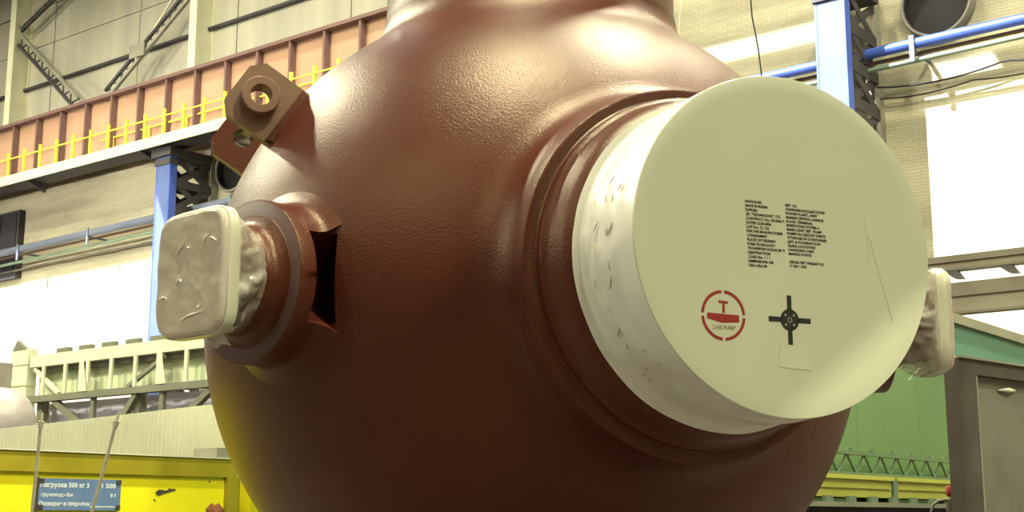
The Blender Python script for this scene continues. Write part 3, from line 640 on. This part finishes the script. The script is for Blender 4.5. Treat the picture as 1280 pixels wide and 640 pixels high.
rod(toH(115, 640, 9), toH(147, 522, 9), 'slanted steel rod crossing the blue sign\'s right half')

# corrugated fence
cf = empty('corrugated_fence', (-19.59, 12.0, 0), R(-9)); tag(cf, 'pale corrugated sheet screen behind the yellow box', 'screen')
FW, PITCHC, n = 7.0, .115, 0
for s in range(7):
    mb = MB(); vs = []; steps = 35
    for i in range(steps+1):
        x = s*1.0 + 1.0*i/steps; y = .016*math.sin(2*math.pi*x/PITCHC)
        zt = 2.985 + .03*0
        vs += [(x, y, .05), (x, y, zt)]
    mb.add(vs, [(2*i, 2*i+2, 2*i+3, 2*i+1) for i in range(steps)]); mb.build('corrugated_sheet', 'fence_pale', cf, 80)
MB().box(0, FW, .03, .08, .05, .15).build('bottom_rail', 'grey_steel', cf); MB().box(0, FW, .03, .08, 2.6, 2.7).build('top_rail', 'grey_steel', cf)
for k in range(3): MB().box(k*2.2, k*2.2+.08, .08, .16, 0, 2.9).build('post', 'grey_steel', cf)

# lattice gantry
gt = empty('lattice_gantry', (-34.5, 22, 0)); tag(gt, 'cream lattice gantry in front of the sunlit wall at left', 'gantry')
GL = 14.0
MB().box(0, GL, -.08, .10, 5.80, 6.13).build('top_chord', 'gantry_cream', gt)
MB().box(0, GL, .25, .30, 4.9, 5.82).build('back_sheet', 'gantry_sheet', gt)
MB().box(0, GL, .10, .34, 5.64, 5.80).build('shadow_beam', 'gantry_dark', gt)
MB().box(0, GL, -.12, .12, 4.80, 4.98).build('bottom_chord', 'gantry_dark', gt)
hm = MB().box(-.28, .28, -.06, .08, 6.13, 6.26).build('top_block', 'gantry_dark', gt); hm.location = (1.5, 0, 0)
for k in range(1, 12): piece('top_block', hm.data, (1.5+1.04*k, 0, 0), gt)
vm = MB().box(-.06, .06, -.11, -.05, 4.98, 5.82).build('vertical_bar', 'gantry_cream', gt); vm.location = (.7, 0, 0)
for k in range(1, 13): piece('vertical_bar', vm.data, (.7+1.04*k, 0, 0), gt)
for (a, b) in ((.2, 1.4), (6.0, 4.5), (10.5, 9.0)): MB().bar((a, -.02, 5.75 if a < b else 5.70), (b, -.02, 5.0), .10, .10).build('diagonal_bar', 'gantry_dark' if a > b else 'gantry_cream', gt)
for a in (5.9, 2.55): MB().add([(a-.10,-.14,5.8), (a+.10,-.14,5.8), (a+.30,-.14,4.98), (a-.10,-.14,4.98)], [(0,3,2,1)]).build('gusset', 'gantry_cream', gt)
MB().box(0, GL, .5, .55, 4.2, 4.80).build('lower_sheet', 'gantry_lilac', gt)
for (a, b) in ((1.2, 2.3), (4.9, 4.3), (8.0, 6.9), (11, 10)): MB().bar((a, 0, 4.82), (b, 0, 4.15), .16, .16).build('diagonal_bar', 'gantry_dark', gt)
for a in (3.0, 5.95, 8.9): MB().box(a-.08, a+.08, -.05, .05, 4.15, 4.82).build('lower_post', 'gantry_dark', gt)
for a in (.4, 4.8, 9.2, 13.6): MB().box(a-.12, a+.12, .05, .3, 0, 4.82).build('leg', 'gantry_dark', gt)
ep = empty('gantry_end_post', (-35.0, 22, 0)); tag(ep, 'cream end post with a bracket, left of the lattice gantry', 'post')
MB().box(-.42, .42, -.1, .2, 0, 6.35).build('post_body', 'gantry_cream', ep); MB().add([(-.35,-.12,6.35), (-.15,-.12,6.62), (-.05,-.12,6.55), (.3,-.12,6.35), (-.35,.0,6.35), (-.15,.0,6.62), (-.05,.0,6.55), (.3,.0,6.35)], [(0,1,2,3), (7,6,5,4), (0,4,5,1), (1,5,6,2), (2,6,7,3), (3,7,4,0)]).build('bracket', 'gantry_dark', ep)
for z in (5.3, 5.9): MB().box(-.44, .44, -.12, .2, z, z+.06).build('collar', 'gantry_sheet', ep)
# white rounded tank and grey box beside it
tk = empty('white_tank', (-30.35, 18.0, 0)); tag(tk, 'white rounded tank end at the photo\'s left edge', 'tank')
MB().lathe([(1e-3, 1.75)] + [(.80*math.sin(R(a)), .95+.80*math.cos(R(a))) for a in range(8, 91, 8)] + [(.80, .95), (.80, -3.0), (1e-3, -3.0)], (0, 0, 3.85), (1,0,0), (0,0,1), n=48).build('tank_shell', 'tank_white', tk, 60)
for x in (-2, .3): MB().box(x-.12, x+.12, -.6, .6, 0, 3.3).build('saddle', 'grey_steel', tk)
o = MB().box(-.5, .26, -.4, .4, 0, .62).build('grey_box', 'grey_steel'); o.location = (-29.95, 18.0, 4.655); tag(o, 'small dark grey box on top of the white tank', 'box')

# ------------------------------------------------------------------ beam added out of view above the frame to shade the cap
lb = empty('cap_shade_beam', (0.14, 3.8, 5.49)); tag(lb, 'deep grey beam added out of view to shade the cream cap', 'beam')
MB().box(0, .04, -3, 3, .06, 1.40).build('web', 'grey_steel', lb); MB().box(-.12, .16, -3, 3, 1.40, 1.46).build('top_flange', 'grey_steel', lb); MB().box(-.0, .16, -3, 3, 0, .06).build('bottom_flange', 'grey_steel', lb)
for y in (-2.2, 2.2): MB().tube([(.02, y, 1.46), (.02, y, CZ_-5.49)], .025, 8).build('rope', 'cable_black', lb, 60)
